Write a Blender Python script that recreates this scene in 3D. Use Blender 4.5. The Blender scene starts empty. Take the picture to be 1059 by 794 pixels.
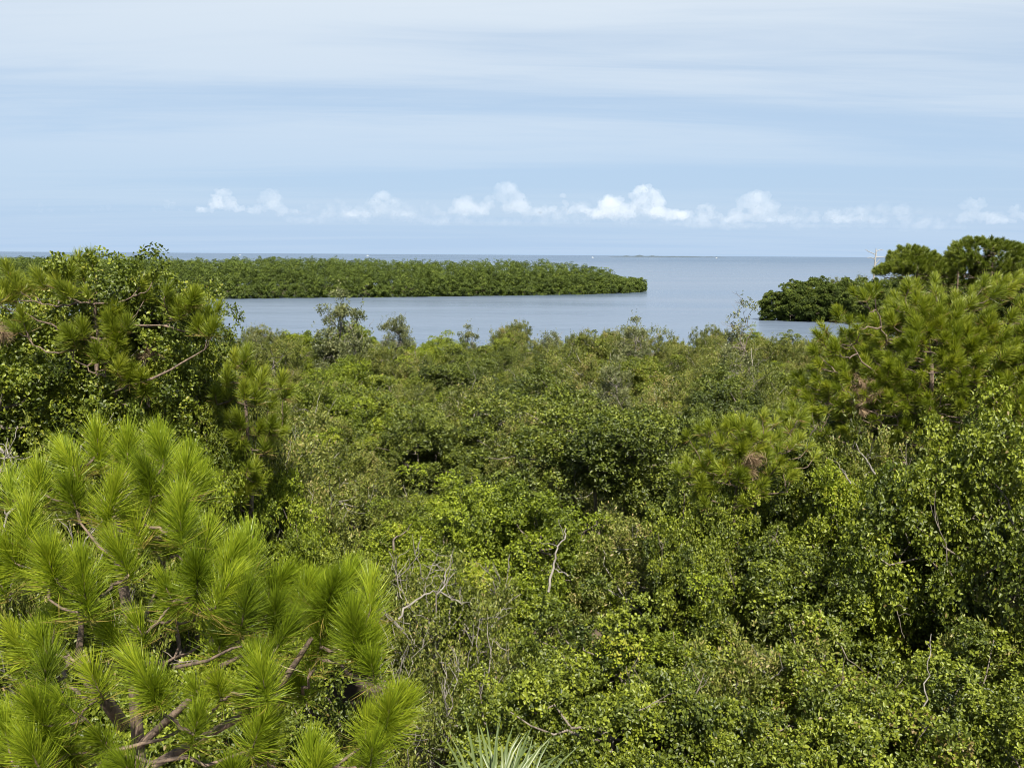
import bpy, math, random
import numpy as np
from mathutils import Vector, Matrix, Euler

# ------------------------------------------------------------------ camera, sky, sun, exposure
scene = bpy.context.scene
C = bpy.context.collection
PW, PH = 1059.0, 794.0
F = 870.0                                   # focal length in photo pixels
CAMZ = 11.0
PITCH = math.atan((397 - 263.5) / F)
ROLL = math.radians(0.37)

cam_d = bpy.data.cameras.new('camera')
cam = bpy.data.objects.new('camera', cam_d)
C.objects.link(cam)
cam_d.sensor_fit = 'HORIZONTAL'
cam_d.sensor_width = 36.0
cam_d.lens = 36.0 * F / PW
cam_d.clip_start = 0.1
cam_d.clip_end = 80000
CM = Matrix.Translation((0, 0, CAMZ)) @ Euler((math.pi / 2 - PITCH, 0, 0)).to_matrix().to_4x4() @ Matrix.Rotation(ROLL, 4, 'Z')
cam.matrix_world = CM
scene.camera = cam

SUN = Vector((0.14, -0.80, 1.0)).normalized()       # direction towards the sun
sun_el = math.asin(SUN.z)
sun_az = math.atan2(SUN.x, SUN.y)
sd = bpy.data.lights.new('sun', 'SUN')
sd.energy = 5.0
sd.angle = math.radians(0.5)
sd.color = (1.0, 0.94, 0.82)
sun = bpy.data.objects.new('sun', sd)
C.objects.link(sun)
sun.rotation_euler = (-SUN).to_track_quat('-Z', 'Y').to_euler()
sun.location = (-40, -30, 90)

scene.view_settings.view_transform = 'Standard'
scene.view_settings.look = 'None'
scene.view_settings.exposure = 1.22
scene.view_settings.gamma = 1.0
scene.view_settings.use_curve_mapping = False

scene.render.engine = 'CYCLES'
cy = scene.cycles
cy.max_bounces = 6
cy.diffuse_bounces = 2
cy.glossy_bounces = 2
cy.transmission_bounces = 3
cy.volume_bounces = 3
cy.transparent_max_bounces = 8
cy.caustics_reflective = False
cy.caustics_refractive = False
cy.sample_clamp_indirect = 4.0
cy.use_denoising = True
cy.use_adaptive_sampling = False
cy.filter_width = 1.0
cy.denoiser = 'OPENIMAGEDENOISE'
cy.denoising_input_passes = 'RGB_ALBEDO_NORMAL'
cy.denoising_prefilter = 'ACCURATE'
scene.render.film_transparent = False


class NT:
    """small node-tree helper"""
    def __init__(s, tree):
        s.t = tree
        tree.nodes.clear()

    def n(s, typ, **kw):
        nd = s.t.nodes.new(typ)
        for k, v in kw.items():
            if k.startswith('i_'):
                key = k[2:]
                nd.inputs[int(key) if key.isdigit() else key.replace('_', ' ')].default_value = v
            else:
                setattr(nd, k, v)
        return nd

    def l(s, a, b):
        s.t.links.new(a, b)

    def math(s, op, a, b=None, c=None, clamp=False):
        nd = s.t.nodes.new('ShaderNodeMath')
        nd.operation = op
        nd.use_clamp = clamp
        for i, v in enumerate((a, b, c)):
            if v is None:
                continue
            if isinstance(v, (int, float)):
                nd.inputs[i].default_value = v
            else:
                s.l(v, nd.inputs[i])
        return nd.outputs[0]

    def mix(s, fac, a, b, blend='MIX'):
        nd = s.t.nodes.new('ShaderNodeMix')
        nd.data_type = 'RGBA'
        nd.blend_type = blend
        for sock, v in ((nd.inputs[0], fac), (nd.inputs[6], a), (nd.inputs[7], b)):
            if isinstance(v, (int, float)):
                sock.default_value = v
            elif isinstance(v, tuple):
                sock.default_value = v if len(v) == 4 else (*v, 1)
            else:
                s.l(v, sock)
        return nd.outputs[2]

    def ramp(s, fac, stops, interp='LINEAR'):
        nd = s.t.nodes.new('ShaderNodeValToRGB')
        cr = nd.color_ramp
        cr.interpolation = interp
        while len(cr.elements) < len(stops):
            cr.elements.new(0.5)
        for e, (p, c) in zip(cr.elements, stops):
            e.position = p
            e.color = (c, c, c, 1) if isinstance(c, (int, float)) else (*c, 1)
        s.l(fac, nd.inputs[0])
        return nd.outputs[0]

    def noise(s, vec, scale, detail=4, rough=0.55, dist=0.0):
        nd = s.t.nodes.new('ShaderNodeTexNoise')
        nd.inputs['Scale'].default_value = scale
        nd.inputs['Detail'].default_value = detail
        nd.inputs['Roughness'].default_value = rough
        nd.inputs['Distortion'].default_value = dist
        if vec is not None:
            s.l(vec, nd.inputs['Vector'])
        return nd.outputs[0]

    def mapping(s, vec, scale=(1, 1, 1), loc=(0, 0, 0), rot=(0, 0, 0)):
        nd = s.t.nodes.new('ShaderNodeMapping')
        nd.inputs['Scale'].default_value = scale
        nd.inputs['Location'].default_value = loc
        nd.inputs['Rotation'].default_value = rot
        s.l(vec, nd.inputs['Vector'])
        return nd.outputs[0]


world = bpy.data.worlds.new('World')
scene.world = world
world.use_nodes = True
w = NT(world.node_tree)
sky = w.n('ShaderNodeTexSky')
sky.sky_type = 'NISHITA'
sky.sun_disc = False
sky.sun_elevation = sun_el
sky.sun_rotation = sun_az
sky.altitude = 10
sky.air_density = 1.0
sky.dust_density = 0.5
sky.ozone_density = 2.0
tc = w.n('ShaderNodeTexCoord')
sep = w.n('ShaderNodeSeparateXYZ')
w.l(tc.outputs['Generated'], sep.inputs[0])
dz = w.math('ADD', w.math('MAXIMUM', sep.outputs[2], 0.0), 0.045)
comb = w.n('ShaderNodeCombineXYZ')
w.l(w.math('DIVIDE', sep.outputs[0], dz), comb.inputs[0])
w.l(w.math('DIVIDE', sep.outputs[1], dz), comb.inputs[1])
plane = comb.outputs[0]                                   # point on a high flat cirrus layer
veil = w.noise(w.mapping(plane, (0.10, 0.42, 1), (2.3, 0.4, 0), (0, 0, 0.08)), 1.0, 5, 0.55, 0.6)
fib = w.noise(w.mapping(plane, (0.55, 2.6, 1), (7.1, 3.4, 0), (0, 0, -0.22)), 1.0, 9, 0.62, 1.1)
veil = w.math('ADD', veil, w.math('MULTIPLY', w.math('SUBTRACT', fib, 0.5), 0.28))
veil = w.ramp(veil, [(0.34, 0.0), (0.62, 1.0)], 'EASE')
hi = w.ramp(sep.outputs[2], [(0.0, 0.18), (0.09, 0.30), (0.16, 0.62), (0.29, 0.95), (0.6, 0.6)])
cir = w.math('MULTIPLY', veil, hi)
cir = w.math('ADD', w.math('MULTIPLY', cir, 0.66), w.math('MULTIPLY', hi, 0.32), clamp=True)
low = w.ramp(sep.outputs[2], [(0.0, 0.95), (0.10, 0.80), (0.22, 0.55), (0.6, 0.15)], 'EASE')    # moist air over the bay
skyb = w.mix(low, sky.outputs[0], (3.75, 5.25, 7.35))
skyc = w.mix(cir, skyb, (6.6, 7.35, 8.1))
bg = w.n('ShaderNodeBackground')
w.l(skyc, bg.inputs[0])
bg.inputs[1].default_value = 0.050
out = w.n('ShaderNodeOutputWorld')
w.l(bg.outputs[0], out.inputs[0])


# ------------------------------------------------------------------ helpers
CMI = CM.inverted()


def at(px, py, Y):
    """the point seen at photo pixel (px, py) on the vertical plane at depth Y"""
    d = CM.to_3x3() @ Vector(((px - PW / 2) / F, -(py - PH / 2) / F, -1.0))
    o = CM.translation
    return o + d * (Y / d.y)


def tag(o, label=None, cat=None, group=None, kind=None):
    if label:
        o['label'] = label
    if cat:
        o['category'] = cat
    if group:
        o['group'] = group
    if kind:
        o['kind'] = kind
    return o


def empty(name, loc, rz=0.0):
    o = bpy.data.objects.new(name, None)
    C.objects.link(o)
    o.location = loc
    o.rotation_euler = (0, 0, rz)
    o.empty_display_size = 0.3
    return o


def mesh_from(name, verts, facesets, mat, tint=None, smooth=False):
    me = bpy.data.meshes.new(name)
    verts = np.asarray(verts, dtype=np.float32).reshape(-1, 3)
    loops = []
    starts = []
    totals = []
    s = 0
    for f in facesets:
        f = np.asarray(f, dtype=np.int32)
        if f.size == 0:
            continue
        k = f.shape[1]
        loops.append(f.ravel())
        starts.append(s + np.arange(len(f)) * k)
        totals.append(np.full(len(f), k))
        s += f.size
    loops = np.concatenate(loops).astype(np.int32)
    starts = np.concatenate(starts).astype(np.int32)
    totals = np.concatenate(totals).astype(np.int32)
    me.vertices.add(len(verts))
    me.vertices.foreach_set('co', verts.ravel())
    me.loops.add(len(loops))
    me.loops.foreach_set('vertex_index', loops)
    me.polygons.add(len(starts))
    me.polygons.foreach_set('loop_start', starts)
    me.polygons.foreach_set('loop_total', totals)
    if smooth:
        me.polygons.foreach_set('use_smooth', np.ones(len(starts), dtype=bool))
    me.update(calc_edges=True)
    if tint is not None:
        a = me.attributes.new('tint', 'FLOAT', 'POINT')
        a.data.foreach_set('value', np.asarray(tint, dtype=np.float32))
    if mat:
        me.materials.append(mat)
    return me


def link(name, me, parent=None):
    o = bpy.data.objects.new(name, me)
    C.objects.link(o)
    if parent:
        o.parent = parent
    return o


def norm(a):
    return a / np.maximum(np.linalg.norm(a, axis=-1, keepdims=True), 1e-9)


class Tubes:
    """collects tapered round branches"""
    def __init__(s):
        s.v, s.f, s.n = [], [], 0

    def add(s, pts, rad, sides=6):
        pts = np.asarray(pts, float)
        n = len(pts)
        rad = np.asarray(rad, float) if np.ndim(rad) else np.full(n, rad)
        t = norm(np.gradient(pts, axis=0))
        ref = np.array([1.0, 0.2, 0.1]) if abs(t[0][0]) < 0.8 else np.array([0.1, 1.0, 0.2])
        u = norm(np.cross(t, ref))
        v = np.cross(t, u)
        a = np.arange(sides) * 2 * math.pi / sides
        ring = pts[:, None] + rad[:, None, None] * (np.cos(a)[None, :, None] * u[:, None] + np.sin(a)[None, :, None] * v[:, None])
        s.v.append(ring.reshape(-1, 3))
        i = np.arange(n - 1)[:, None] * sides
        j = np.arange(sides)[None]
        k = (j + 1) % sides
        q = np.stack([i + j, i + k, i + sides + k, i + sides + j], -1).reshape(-1, 4) + s.n
        s.f.append(q)
        s.n += n * sides

    def mesh(s, name, mat):
        return mesh_from(name, np.concatenate(s.v), [np.concatenate(s.f)], mat, smooth=True)


def limb(p0, p1, rng, seg=6, wob=0.06, sag=0.0, lift=0.0):
    p0 = np.asarray(p0, float)
    p1 = np.asarray(p1, float)
    t = np.linspace(0, 1, seg)[:, None]
    L = np.linalg.norm(p1 - p0)
    p = p0 + (p1 - p0) * t
    p = p + rng.normal(0, wob * L, (seg, 3)) * (np.sin(t * math.pi) * 0.7 + 0.0)
    p[:, 2] += (-sag * L) * np.sin(t[:, 0] * math.pi) + lift * L * (t[:, 0] ** 3 - t[:, 0])
    return p


# ------------------------------------------------------------------ materials
def material(name):
    m = bpy.data.materials.new(name)
    m.use_nodes = True
    return m, NT(m.node_tree)


def leaf_mat(name, stops, rough=0.42, transl=0.30, tcol=(1.25, 1.35, 0.55), spec=0.4, var=0.16):
    m, t = material(name)
    at_ = t.n('ShaderNodeAttribute', attribute_name='tint')
    oi = t.n('ShaderNodeObjectInfo')
    f = t.math('ADD', at_.outputs['Fac'], t.math('MULTIPLY', t.math('SUBTRACT', oi.outputs['Random'], 0.5), var), clamp=True)
    col = t.ramp(f, stops)
    p = t.n('ShaderNodeBsdfPrincipled')
    p.inputs['Roughness'].default_value = rough
    p.inputs['Specular IOR Level'].default_value = spec
    t.l(col, p.inputs['Base Color'])
    tr = t.n('ShaderNodeBsdfTranslucent')
    t.l(t.mix(1.0, col, tcol, 'MULTIPLY'), tr.inputs[0])
    mx = t.n('ShaderNodeMixShader')
    mx.inputs[0].default_value = transl
    t.l(p.outputs[0], mx.inputs[1])
    t.l(tr.outputs[0], mx.inputs[2])
    o = t.n('ShaderNodeOutputMaterial')
    t.l(mx.outputs[0], o.inputs[0])
    return m


def bark_mat(name, a, b, scale=14.0, stretch=0.25, rough=0.85):
    m, t = material(name)
    tcn = t.n('ShaderNodeTexCoord')
    v = t.mapping(tcn.outputs['Object'], (1, 1, stretch))
    n = t.noise(v, scale, 6, 0.65)
    col = t.ramp(n, [(0.35, a), (0.65, b)])
    p = t.n('ShaderNodeBsdfPrincipled')
    p.inputs['Roughness'].default_value = rough
    t.l(col, p.inputs['Base Color'])
    bp = t.n('ShaderNodeBump')
    bp.inputs['Strength'].default_value = 0.6
    bp.inputs['Distance'].default_value = 0.02
    t.l(n, bp.inputs['Height'])
    t.l(bp.outputs[0], p.inputs['Normal'])
    o = t.n('ShaderNodeOutputMaterial')
    t.l(p.outputs[0], o.inputs[0])
    return m


M = {}
M['glossy'] = leaf_mat('glossy_leaf', [(0.0, (0.026, 0.040, 0.006)), (0.45, (0.096, 0.122, 0.012)), (0.8, (0.200, 0.232, 0.019)), (0.94, (0.20, 0.235, 0.02)), (1.0, (0.16, 0.12, 0.04))], 0.46, 0.26, spec=.4)
M['shade'] = leaf_mat('shade_painted_leaf', [(0.0, (0.022, 0.034, 0.005)), (0.5, (0.066, 0.086, 0.009)), (0.85, (0.135, 0.165, 0.016)), (1.0, (0.17, 0.19, 0.02))], 0.46, 0.22, spec=.4)  # glossy leaf darkened: shade on the crown faces is painted into its green
M['vine'] = leaf_mat('vine_leaf', [(0.0, (0.032, 0.048, 0.006)), (0.45, (0.105, 0.135, 0.013)), (0.8, (0.215, 0.245, 0.022)), (1.0, (0.24, 0.22, 0.04))], 0.46, 0.30, spec=.4)
M['bright'] = leaf_mat('bright_leaf', [(0.0, (0.042, 0.062, 0.006)), (0.45, (0.132, 0.170, 0.012)), (0.85, (0.245, 0.295, 0.018)), (1.0, (0.26, 0.26, 0.03))], 0.48, 0.32, spec=.35)
M['olive'] = leaf_mat('olive_leaf', [(0.0, (0.034, 0.042, 0.006)), (0.45, (0.096, 0.116, 0.016)), (0.8, (0.195, 0.212, 0.036)), (1.0, (0.26, 0.19, 0.09))], 0.5, 0.25)
M['grey'] = leaf_mat('grey_leaf', [(0.0, (0.055, 0.066, 0.024)), (0.5, (0.125, 0.142, 0.052)), (1.0, (0.21, 0.21, 0.09))], 0.5, 0.22)
M['mangrove'] = leaf_mat('mangrove_leaf', [(0.0, (0.028, 0.043, 0.009)), (0.5, (0.070, 0.098, 0.013)), (0.85, (0.125, 0.160, 0.022)), (1.0, (0.16, 0.15, 0.05))], 0.6, 0.22, spec=.22)
M['needle'] = leaf_mat('pine_needle', [(0.0, (0.060, 0.090, 0.007)), (0.5, (0.178, 0.240, 0.012)), (0.95, (0.37, 0.41, 0.03)), (1.0, (0.26, 0.16, 0.07))], 0.40, 0.42, (1.2, 1.25, .6), var=0.05)
M['needle_dark'] = leaf_mat('dark_pine_needle', [(0.0, (0.060, 0.084, 0.008)), (0.5, (0.150, 0.190, 0.013)), (0.95, (0.27, 0.29, 0.026)), (1.0, (0.22, 0.14, 0.06))], 0.45, 0.36, (1.2, 1.25, .6), var=0.10)
M['needle_far'] = leaf_mat('far_pine_needle', [(0.0, (0.050, 0.072, 0.010)), (0.5, (0.115, 0.148, 0.018)), (1.0, (0.20, 0.225, 0.032))], 0.5, 0.25, var=0.08)
M['dead_needle'] = leaf_mat('dead_needle', [(0.0, (0.09, 0.055, 0.03)), (0.5, (0.20, 0.135, 0.075)), (1.0, (0.30, 0.23, 0.14))], 0.6, 0.2, (1.2, 1.0, 0.8))
M['palm'] = leaf_mat('palm_leaf', [(0.0, (0.05, 0.075, 0.024)), (0.6, (0.105, 0.138, 0.046)), (1.0, (0.17, 0.19, 0.07))], 0.4, 0.25, (1.1, 1.2, 0.7))
M['bark'] = bark_mat('grey_bark', (0.06, 0.045, 0.034), (0.20, 0.17, 0.135))
M['pale_bark'] = bark_mat('pale_bark', (0.10, 0.088, 0.072), (0.23, 0.21, 0.18))
M['pine_bark'] = bark_mat('pine_bark', (0.045, 0.032, 0.024), (0.19, 0.135, 0.098), 22.0, 0.5)
M['snag'] = bark_mat('bleached_wood', (0.17, 0.16, 0.145), (0.36, 0.345, 0.32))


# ------------------------------------------------------------------ leaves and crowns
def frames(axis, rng):
    r = norm(rng.normal(0, 1, axis.shape))
    u = norm(np.cross(axis, r))
    return u, np.cross(axis, u)


def leaf_geo(base, d, n, L, W, fold=0.22, droop=0.12, simple=False):
    """leaves as small folded blades; all arrays (N,...)"""
    s = norm(np.cross(d, n))
    n = np.cross(s, d)
    N = len(base)
    L = np.broadcast_to(L, (N,))[:, None]
    W = np.broadcast_to(W, (N,))[:, None]
    if simple:
        v = np.stack([base, base + d * L * .45 + s * W * .5, base + d * L - n * L * droop, base + d * L * .45 - s * W * .5], 1)
        f = np.arange(N)[:, None] * 4 + np.array([[0, 1, 2, 3]])
        return v.reshape(-1, 3), f, 4
    v = np.stack([base,
                  base + d * L * .34 + s * W * .50 + n * W * fold,
                  base + d * L * .72 + s * W * .40 + n * W * fold * .6 - n * L * droop * .4,
                  base + d * L - n * L * droop,
                  base + d * L * .34 - s * W * .50 + n * W * fold,
                  base + d * L * .72 - s * W * .40 + n * W * fold * .6 - n * L * droop * .4], 1)
    f = np.concatenate([np.array([[0, 1, 2, 3]]), np.array([[0, 3, 5, 4]])])
    f = (np.arange(N)[:, None, None] * 6 + f[None]).reshape(-1, 4)
    return v.reshape(-1, 3), f, 6


def lobed(dirs, rng, amp):
    """low-frequency lumpiness of a crown over directions"""
    r = np.ones(len(dirs))
    for k in range(5):
        a = norm(rng.normal(0, 1, 3))
        r += amp * np.sin((dirs @ a) * rng.uniform(2.5, 6.0) + rng.uniform(0, 6.28)) * 0.5
    return r


def crown_points(rng, n, R, rz, zc, low=-0.35, amp=0.2, shell=0.55):
    d = norm(rng.normal(0, 1, (n * 4, 3)))
    d = d[d[:, 2] > low][:n]
    rr = rng.uniform(shell, 1.0, len(d)) ** 0.7 * lobed(d, rng, amp)
    p = d * rr[:, None] * np.array([R, R, rz]) + np.array([0, 0, zc])
    return p, d


def make_crown(seed, R, rz, zc, nclump, twigs, K, L, W, rc=0.42, theta=(35, 88), shoot=0.10, up=0.55, amp=0.2, shell=.55,
               low=-0.35, simple=False, tips_up=0.0, sprays=0, flat=0.75):
    rng = np.random.default_rng(seed)
    c, d = crown_points(rng, nclump, R - rc * .6, rz - rc * .5, zc, low, amp, shell)
    nclump = len(c)
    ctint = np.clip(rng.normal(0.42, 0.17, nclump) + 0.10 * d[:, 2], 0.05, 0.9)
    crad = rc * rng.uniform(0.65, 1.3, nclump)
    ci = np.repeat(np.arange(nclump), twigs)
    td = norm(rng.normal(0, 1, (len(ci), 3)) + np.array([0, 0, 0.35]) + d[ci] * 0.5)
    tip = c[ci] + td * (crad[ci] * rng.uniform(0.35, 1.0, len(ci)) ** 0.6)[:, None] * np.array([1, 1, flat])
    ax = norm(td * (1 - up) + np.array([0, 0, up]) + rng.normal(0, 0.22, td.shape))
    tint = ctint[ci] + rng.normal(0, 0.06, len(ci))
    if sprays:                                           # upright shoots that stick out of the top
        j = rng.choice(len(ci), sprays, replace=True)
        q = tip[j] + np.array([0, 0, 1]) * rng.uniform(0.05, tips_up, sprays)[:, None] + rng.normal(0, .05, (sprays, 3))
        tip = np.concatenate([tip, q])
        ax = np.concatenate([ax, norm(np.array([0, 0, 1.0]) + rng.normal(0, .25, (sprays, 3)))])
        tint = np.concatenate([tint, tint[j] + 0.06])
    N = len(tip)
    k = np.tile(np.arange(K), N)
    i = np.repeat(np.arange(N), K)
    u, v = frames(ax, rng)
    phi = 2.4 * k + rng.uniform(0, 6.28, N)[i] + rng.normal(0, .3, len(i))
    th = np.radians(rng.uniform(theta[0], theta[1], len(i)))
    a = ax[i]
    dd = a * np.cos(th)[:, None] + (u[i] * np.cos(phi)[:, None] + v[i] * np.sin(phi)[:, None]) * np.sin(th)[:, None]
    dd = norm(dd)
    nn = norm(a - (a * dd).sum(1, keepdims=True) * dd + rng.normal(0, .55, dd.shape))
    base = tip[i] - a * (rng.uniform(0, shoot, len(i)))[:, None] + dd * 0.012
    sc = rng.uniform(0.65, 1.15, len(i))
    vv, ff, nv = leaf_geo(base, dd, nn, L * sc, W * sc, simple=simple)
    lt = np.clip(tint[i] + rng.normal(0, 0.15, len(i)), 0, 0.93)
    lt = np.where(rng.random(len(i)) < 0.012, 1.0, lt)
    return vv, ff, np.repeat(lt, nv), c, d


def make_trunk(seed, c, H, zc, rz, r0=0.08, nl=26, pale_twigs=0, R=1.5, multi=3):
    rng = np.random.default_rng(seed + 1000)
    T = Tubes()
    stems = []
    for s_ in range(multi):
        a = rng.uniform(0, 6.28)
        top = np.array([math.cos(a) * R * .35, math.sin(a) * R * .35, zc + rz * rng.uniform(.1, .5)])
        b = np.array([math.cos(a) * .12, math.sin(a) * .12, -0.25])
        p = limb(b, top, rng, 9, 0.05)
        T.add(p, np.linspace(r0, r0 * .35, 9), 7)
        stems.append(p)
    allp = np.concatenate([p[3:] for p in stems])
    for j in rng.choice(len(c), min(nl, len(c)), replace=False):
        e = c[j]
        m = allp[(allp[:, 2] < e[2] + .1)]
        if len(m) == 0:
            m = allp[:1]
        s = m[np.argmin(np.linalg.norm(m - e, axis=1) + rng.uniform(0, .5, len(m)))]
        T.add(limb(s, e, rng, 6, 0.08, sag=.04), np.linspace(r0 * .34, .006, 6), 5)
    for _ in range(pale_twigs):
        e = c[rng.integers(len(c))]
        o = norm(rng.normal(0, 1, 3) + np.array([0, 0, .9]))
        ln = rng.uniform(.35, .8)
        p = limb(e, e + o * ln, rng, 5, .08)
        T.add(p, np.linspace(.011, .004, 5), 4)
        for q in range(2):
            st = p[rng.integers(1, 4)]
            T.add(limb(st, st + norm(o + rng.normal(0, .7, 3)) * ln * .5, rng, 4, .08), np.linspace(.007, .003, 4), 4)
    return T


PROTO = {}


def proto(kind, seed, leafmat, barkmat, R=1.7, rz=1.5, H=5.5, nclump=90, twigs=28, K=6, L=.085, W=.046, pale=6, r0=.07, nl=30, multi=3, **kw):
    zc = H - rz
    vv, ff, tint, c, d = make_crown(seed, R, rz, zc, nclump, twigs, K, L, W, **kw)
    # settle the crown so its highest leaves reach H
    cm = mesh_from(kind + '_crown', vv, [ff], M[leafmat], tint)
    tm = make_trunk(seed, c, H, zc, rz, r0, nl, pale, R, multi).mesh(kind + '_trunk', M[barkmat])
    top = float(np.percentile(vv[:, 2], 99.7))
    PROTO.setdefault(kind, []).append((cm, tm, top, R))


for s in range(3):
    proto('glossy', 10 + s, 'glossy', 'bark', nclump=170, twigs=56, K=6, L=.056, W=.034, pale=10, amp=.42, rc=.34, shell=.45, shoot=.07)
    proto('bright', 20 + s, 'bright', 'bark', nclump=170, twigs=52, K=7, L=.050, W=.030, pale=10, amp=.42, rc=.34, shell=.45, shoot=.07)
    proto('olive', 30 + s, 'olive', 'pale_bark', nclump=330, twigs=13, K=11, L=.075, W=.030, pale=16, rc=.22, shell=.5, theta=(20, 70), shoot=.24,
          up=.7, amp=.42, simple=True, sprays=360, tips_up=.40)
for s in range(2):
    proto('dark', 80 + s, 'shade', 'bark', nclump=170, twigs=56, K=6, L=.056, W=.034, pale=8, amp=.42, rc=.34, shell=.45, shoot=.07)  # same build as glossy, but its leaf colour carries painted shade
    proto('sparse', 40 + s, 'grey', 'pale_bark', R=1.2, rz=1.9, H=6.5, nclump=70, twigs=24, K=9, L=.10, W=.042, pale=30, rc=.36, theta=(20, 70),
          shoot=.25, up=.6, amp=.3, simple=True, sprays=120, tips_up=.7, low=-.8, multi=2)
    proto('mangrove', 50 + s, 'mangrove', 'bark', R=3.0, rz=3.1, H=6.2, nclump=230, twigs=34, K=6, L=.20, W=.11, pale=0, rc=.6, amp=.22, low=-.97, r0=.12)
proto('scraggly', 65, 'grey', 'bark', R=1.1, rz=2.2, H=7.5, nclump=46, twigs=13, K=8, L=.10, W=.045, pale=40, rc=.34, theta=(20, 70),
      shoot=.25, up=.6, amp=.4, simple=True, sprays=40, tips_up=.6, low=-.9, multi=2)
proto('twiggy', 60, 'olive', 'pale_bark', R=1.5, rz=1.5, H=5.5, nclump=100, twigs=22, K=8, L=.07, W=.028, pale=55, rc=.4, theta=(20, 70), shoot=.25, up=.5, amp=.3,
      simple=True, low=-.6, nl=50)
proto('tall', 70, 'vine', 'bark', R=1.9, rz=2.6, H=10.5, nclump=300, twigs=52, K=6, L=.058, W=.038, rc=.36, pale=10, amp=.2, low=-.95, r0=.12, nl=60)
proto('tall', 71, 'vine', 'bark', R=1.9, rz=2.2, H=9.5, nclump=280, twigs=52, K=6, L=.058, W=.038, rc=.36, pale=10, amp=.2, low=-.95, r0=.12, nl=60)

PR = random.Random(5)


def place(kind, x, y, top, R, label, cat='shrub', group=None, name=None, zg=0.5, rz=None, var=None):
    cm, tm, H0, R0 = PROTO[kind][PR.randrange(len(PROTO[kind])) if var is None else var % len(PROTO[kind])]
    nm = name or {'glossy': 'leafy_shrub', 'dark': 'leafy_shrub', 'bright': 'yellow_green_shrub', 'olive': 'olive_shrub', 'sparse': 'sparse_tree', 'scraggly': 'sparse_tree', 'mangrove': 'mangrove_tree',
                  'twiggy': 'twiggy_shrub', 'tall': 'broadleaf_tree'}[kind]
    s = R / R0
    sz = max((top - zg) / H0, s * .92)                 # broad crowns keep their depth; their stems just root deeper
    o = empty(nm, (x, y, top - sz * H0), PR.uniform(0, 6.28) if rz is None else rz)
    o.scale = (s, s, sz)
    tag(o, label, cat, group)
    link('trunk', tm, o)
    link('crown', cm, o)
    return o


# ------------------------------------------------------------------ pines
def tuft(rng, tip, axis, n, ln, wd, shoot, spread=(12, 76), bend=0.34, tint=0.5, out=None):
    """one brush of needles round the end of a pine shoot"""
    axis = norm(np.asarray(axis, float)[None])[0]
    t = rng.uniform(0, 1, n) ** 0.8                                    # 0 = old end of the shoot, 1 = bud
    base = tip - axis * (shoot * (1 - t))[:, None]
    a = np.repeat(axis[None], n, 0)
    u, v = frames(axis[None], rng)
    phi = rng.uniform(0, 6.28, n)
    th = np.radians(spread[1] + (spread[0] - spread[1]) * t + rng.normal(0, 10, n))
    r = u * np.cos(phi)[:, None] + v * np.sin(phi)[:, None]
    d = norm(a * np.cos(th)[:, None] + r * np.sin(th)[:, None])
    L = ln * rng.uniform(.75, 1.12, n)
    side = norm(np.cross(d, rng.normal(0, 1, (n, 3)))) * (wd * .5)
    mid = base + d * (L * .55)[:, None]
    crook = rng.normal(0, .22, (n, 3))
    mid = mid + crook * (L * .10)[:, None]
    end = base + d * L[:, None] + (a * .35 + crook - np.array([0, 0, bend]) * rng.uniform(.3, 1.7, n)[:, None]) * (L * .35)[:, None]
    vv = np.stack([base + side, base - side, mid + side, mid - side, end + side * .25, end - side * .25], 1).reshape(-1, 3)
    f = np.array([[0, 1, 3, 2], [2, 3, 5, 4]])
    f = (np.arange(n)[:, None, None] * 6 + f[None]).reshape(-1, 4)
    tt = np.clip(tint + .12 * (t - .5) + rng.normal(0, .13, n), 0, .93)
    tt = np.where((t < .16) & (rng.random(n) < .35), 1.0, tt)            # old brown needles at the base of the shoot
    return vv, f, np.repeat(tt, 6)


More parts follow.
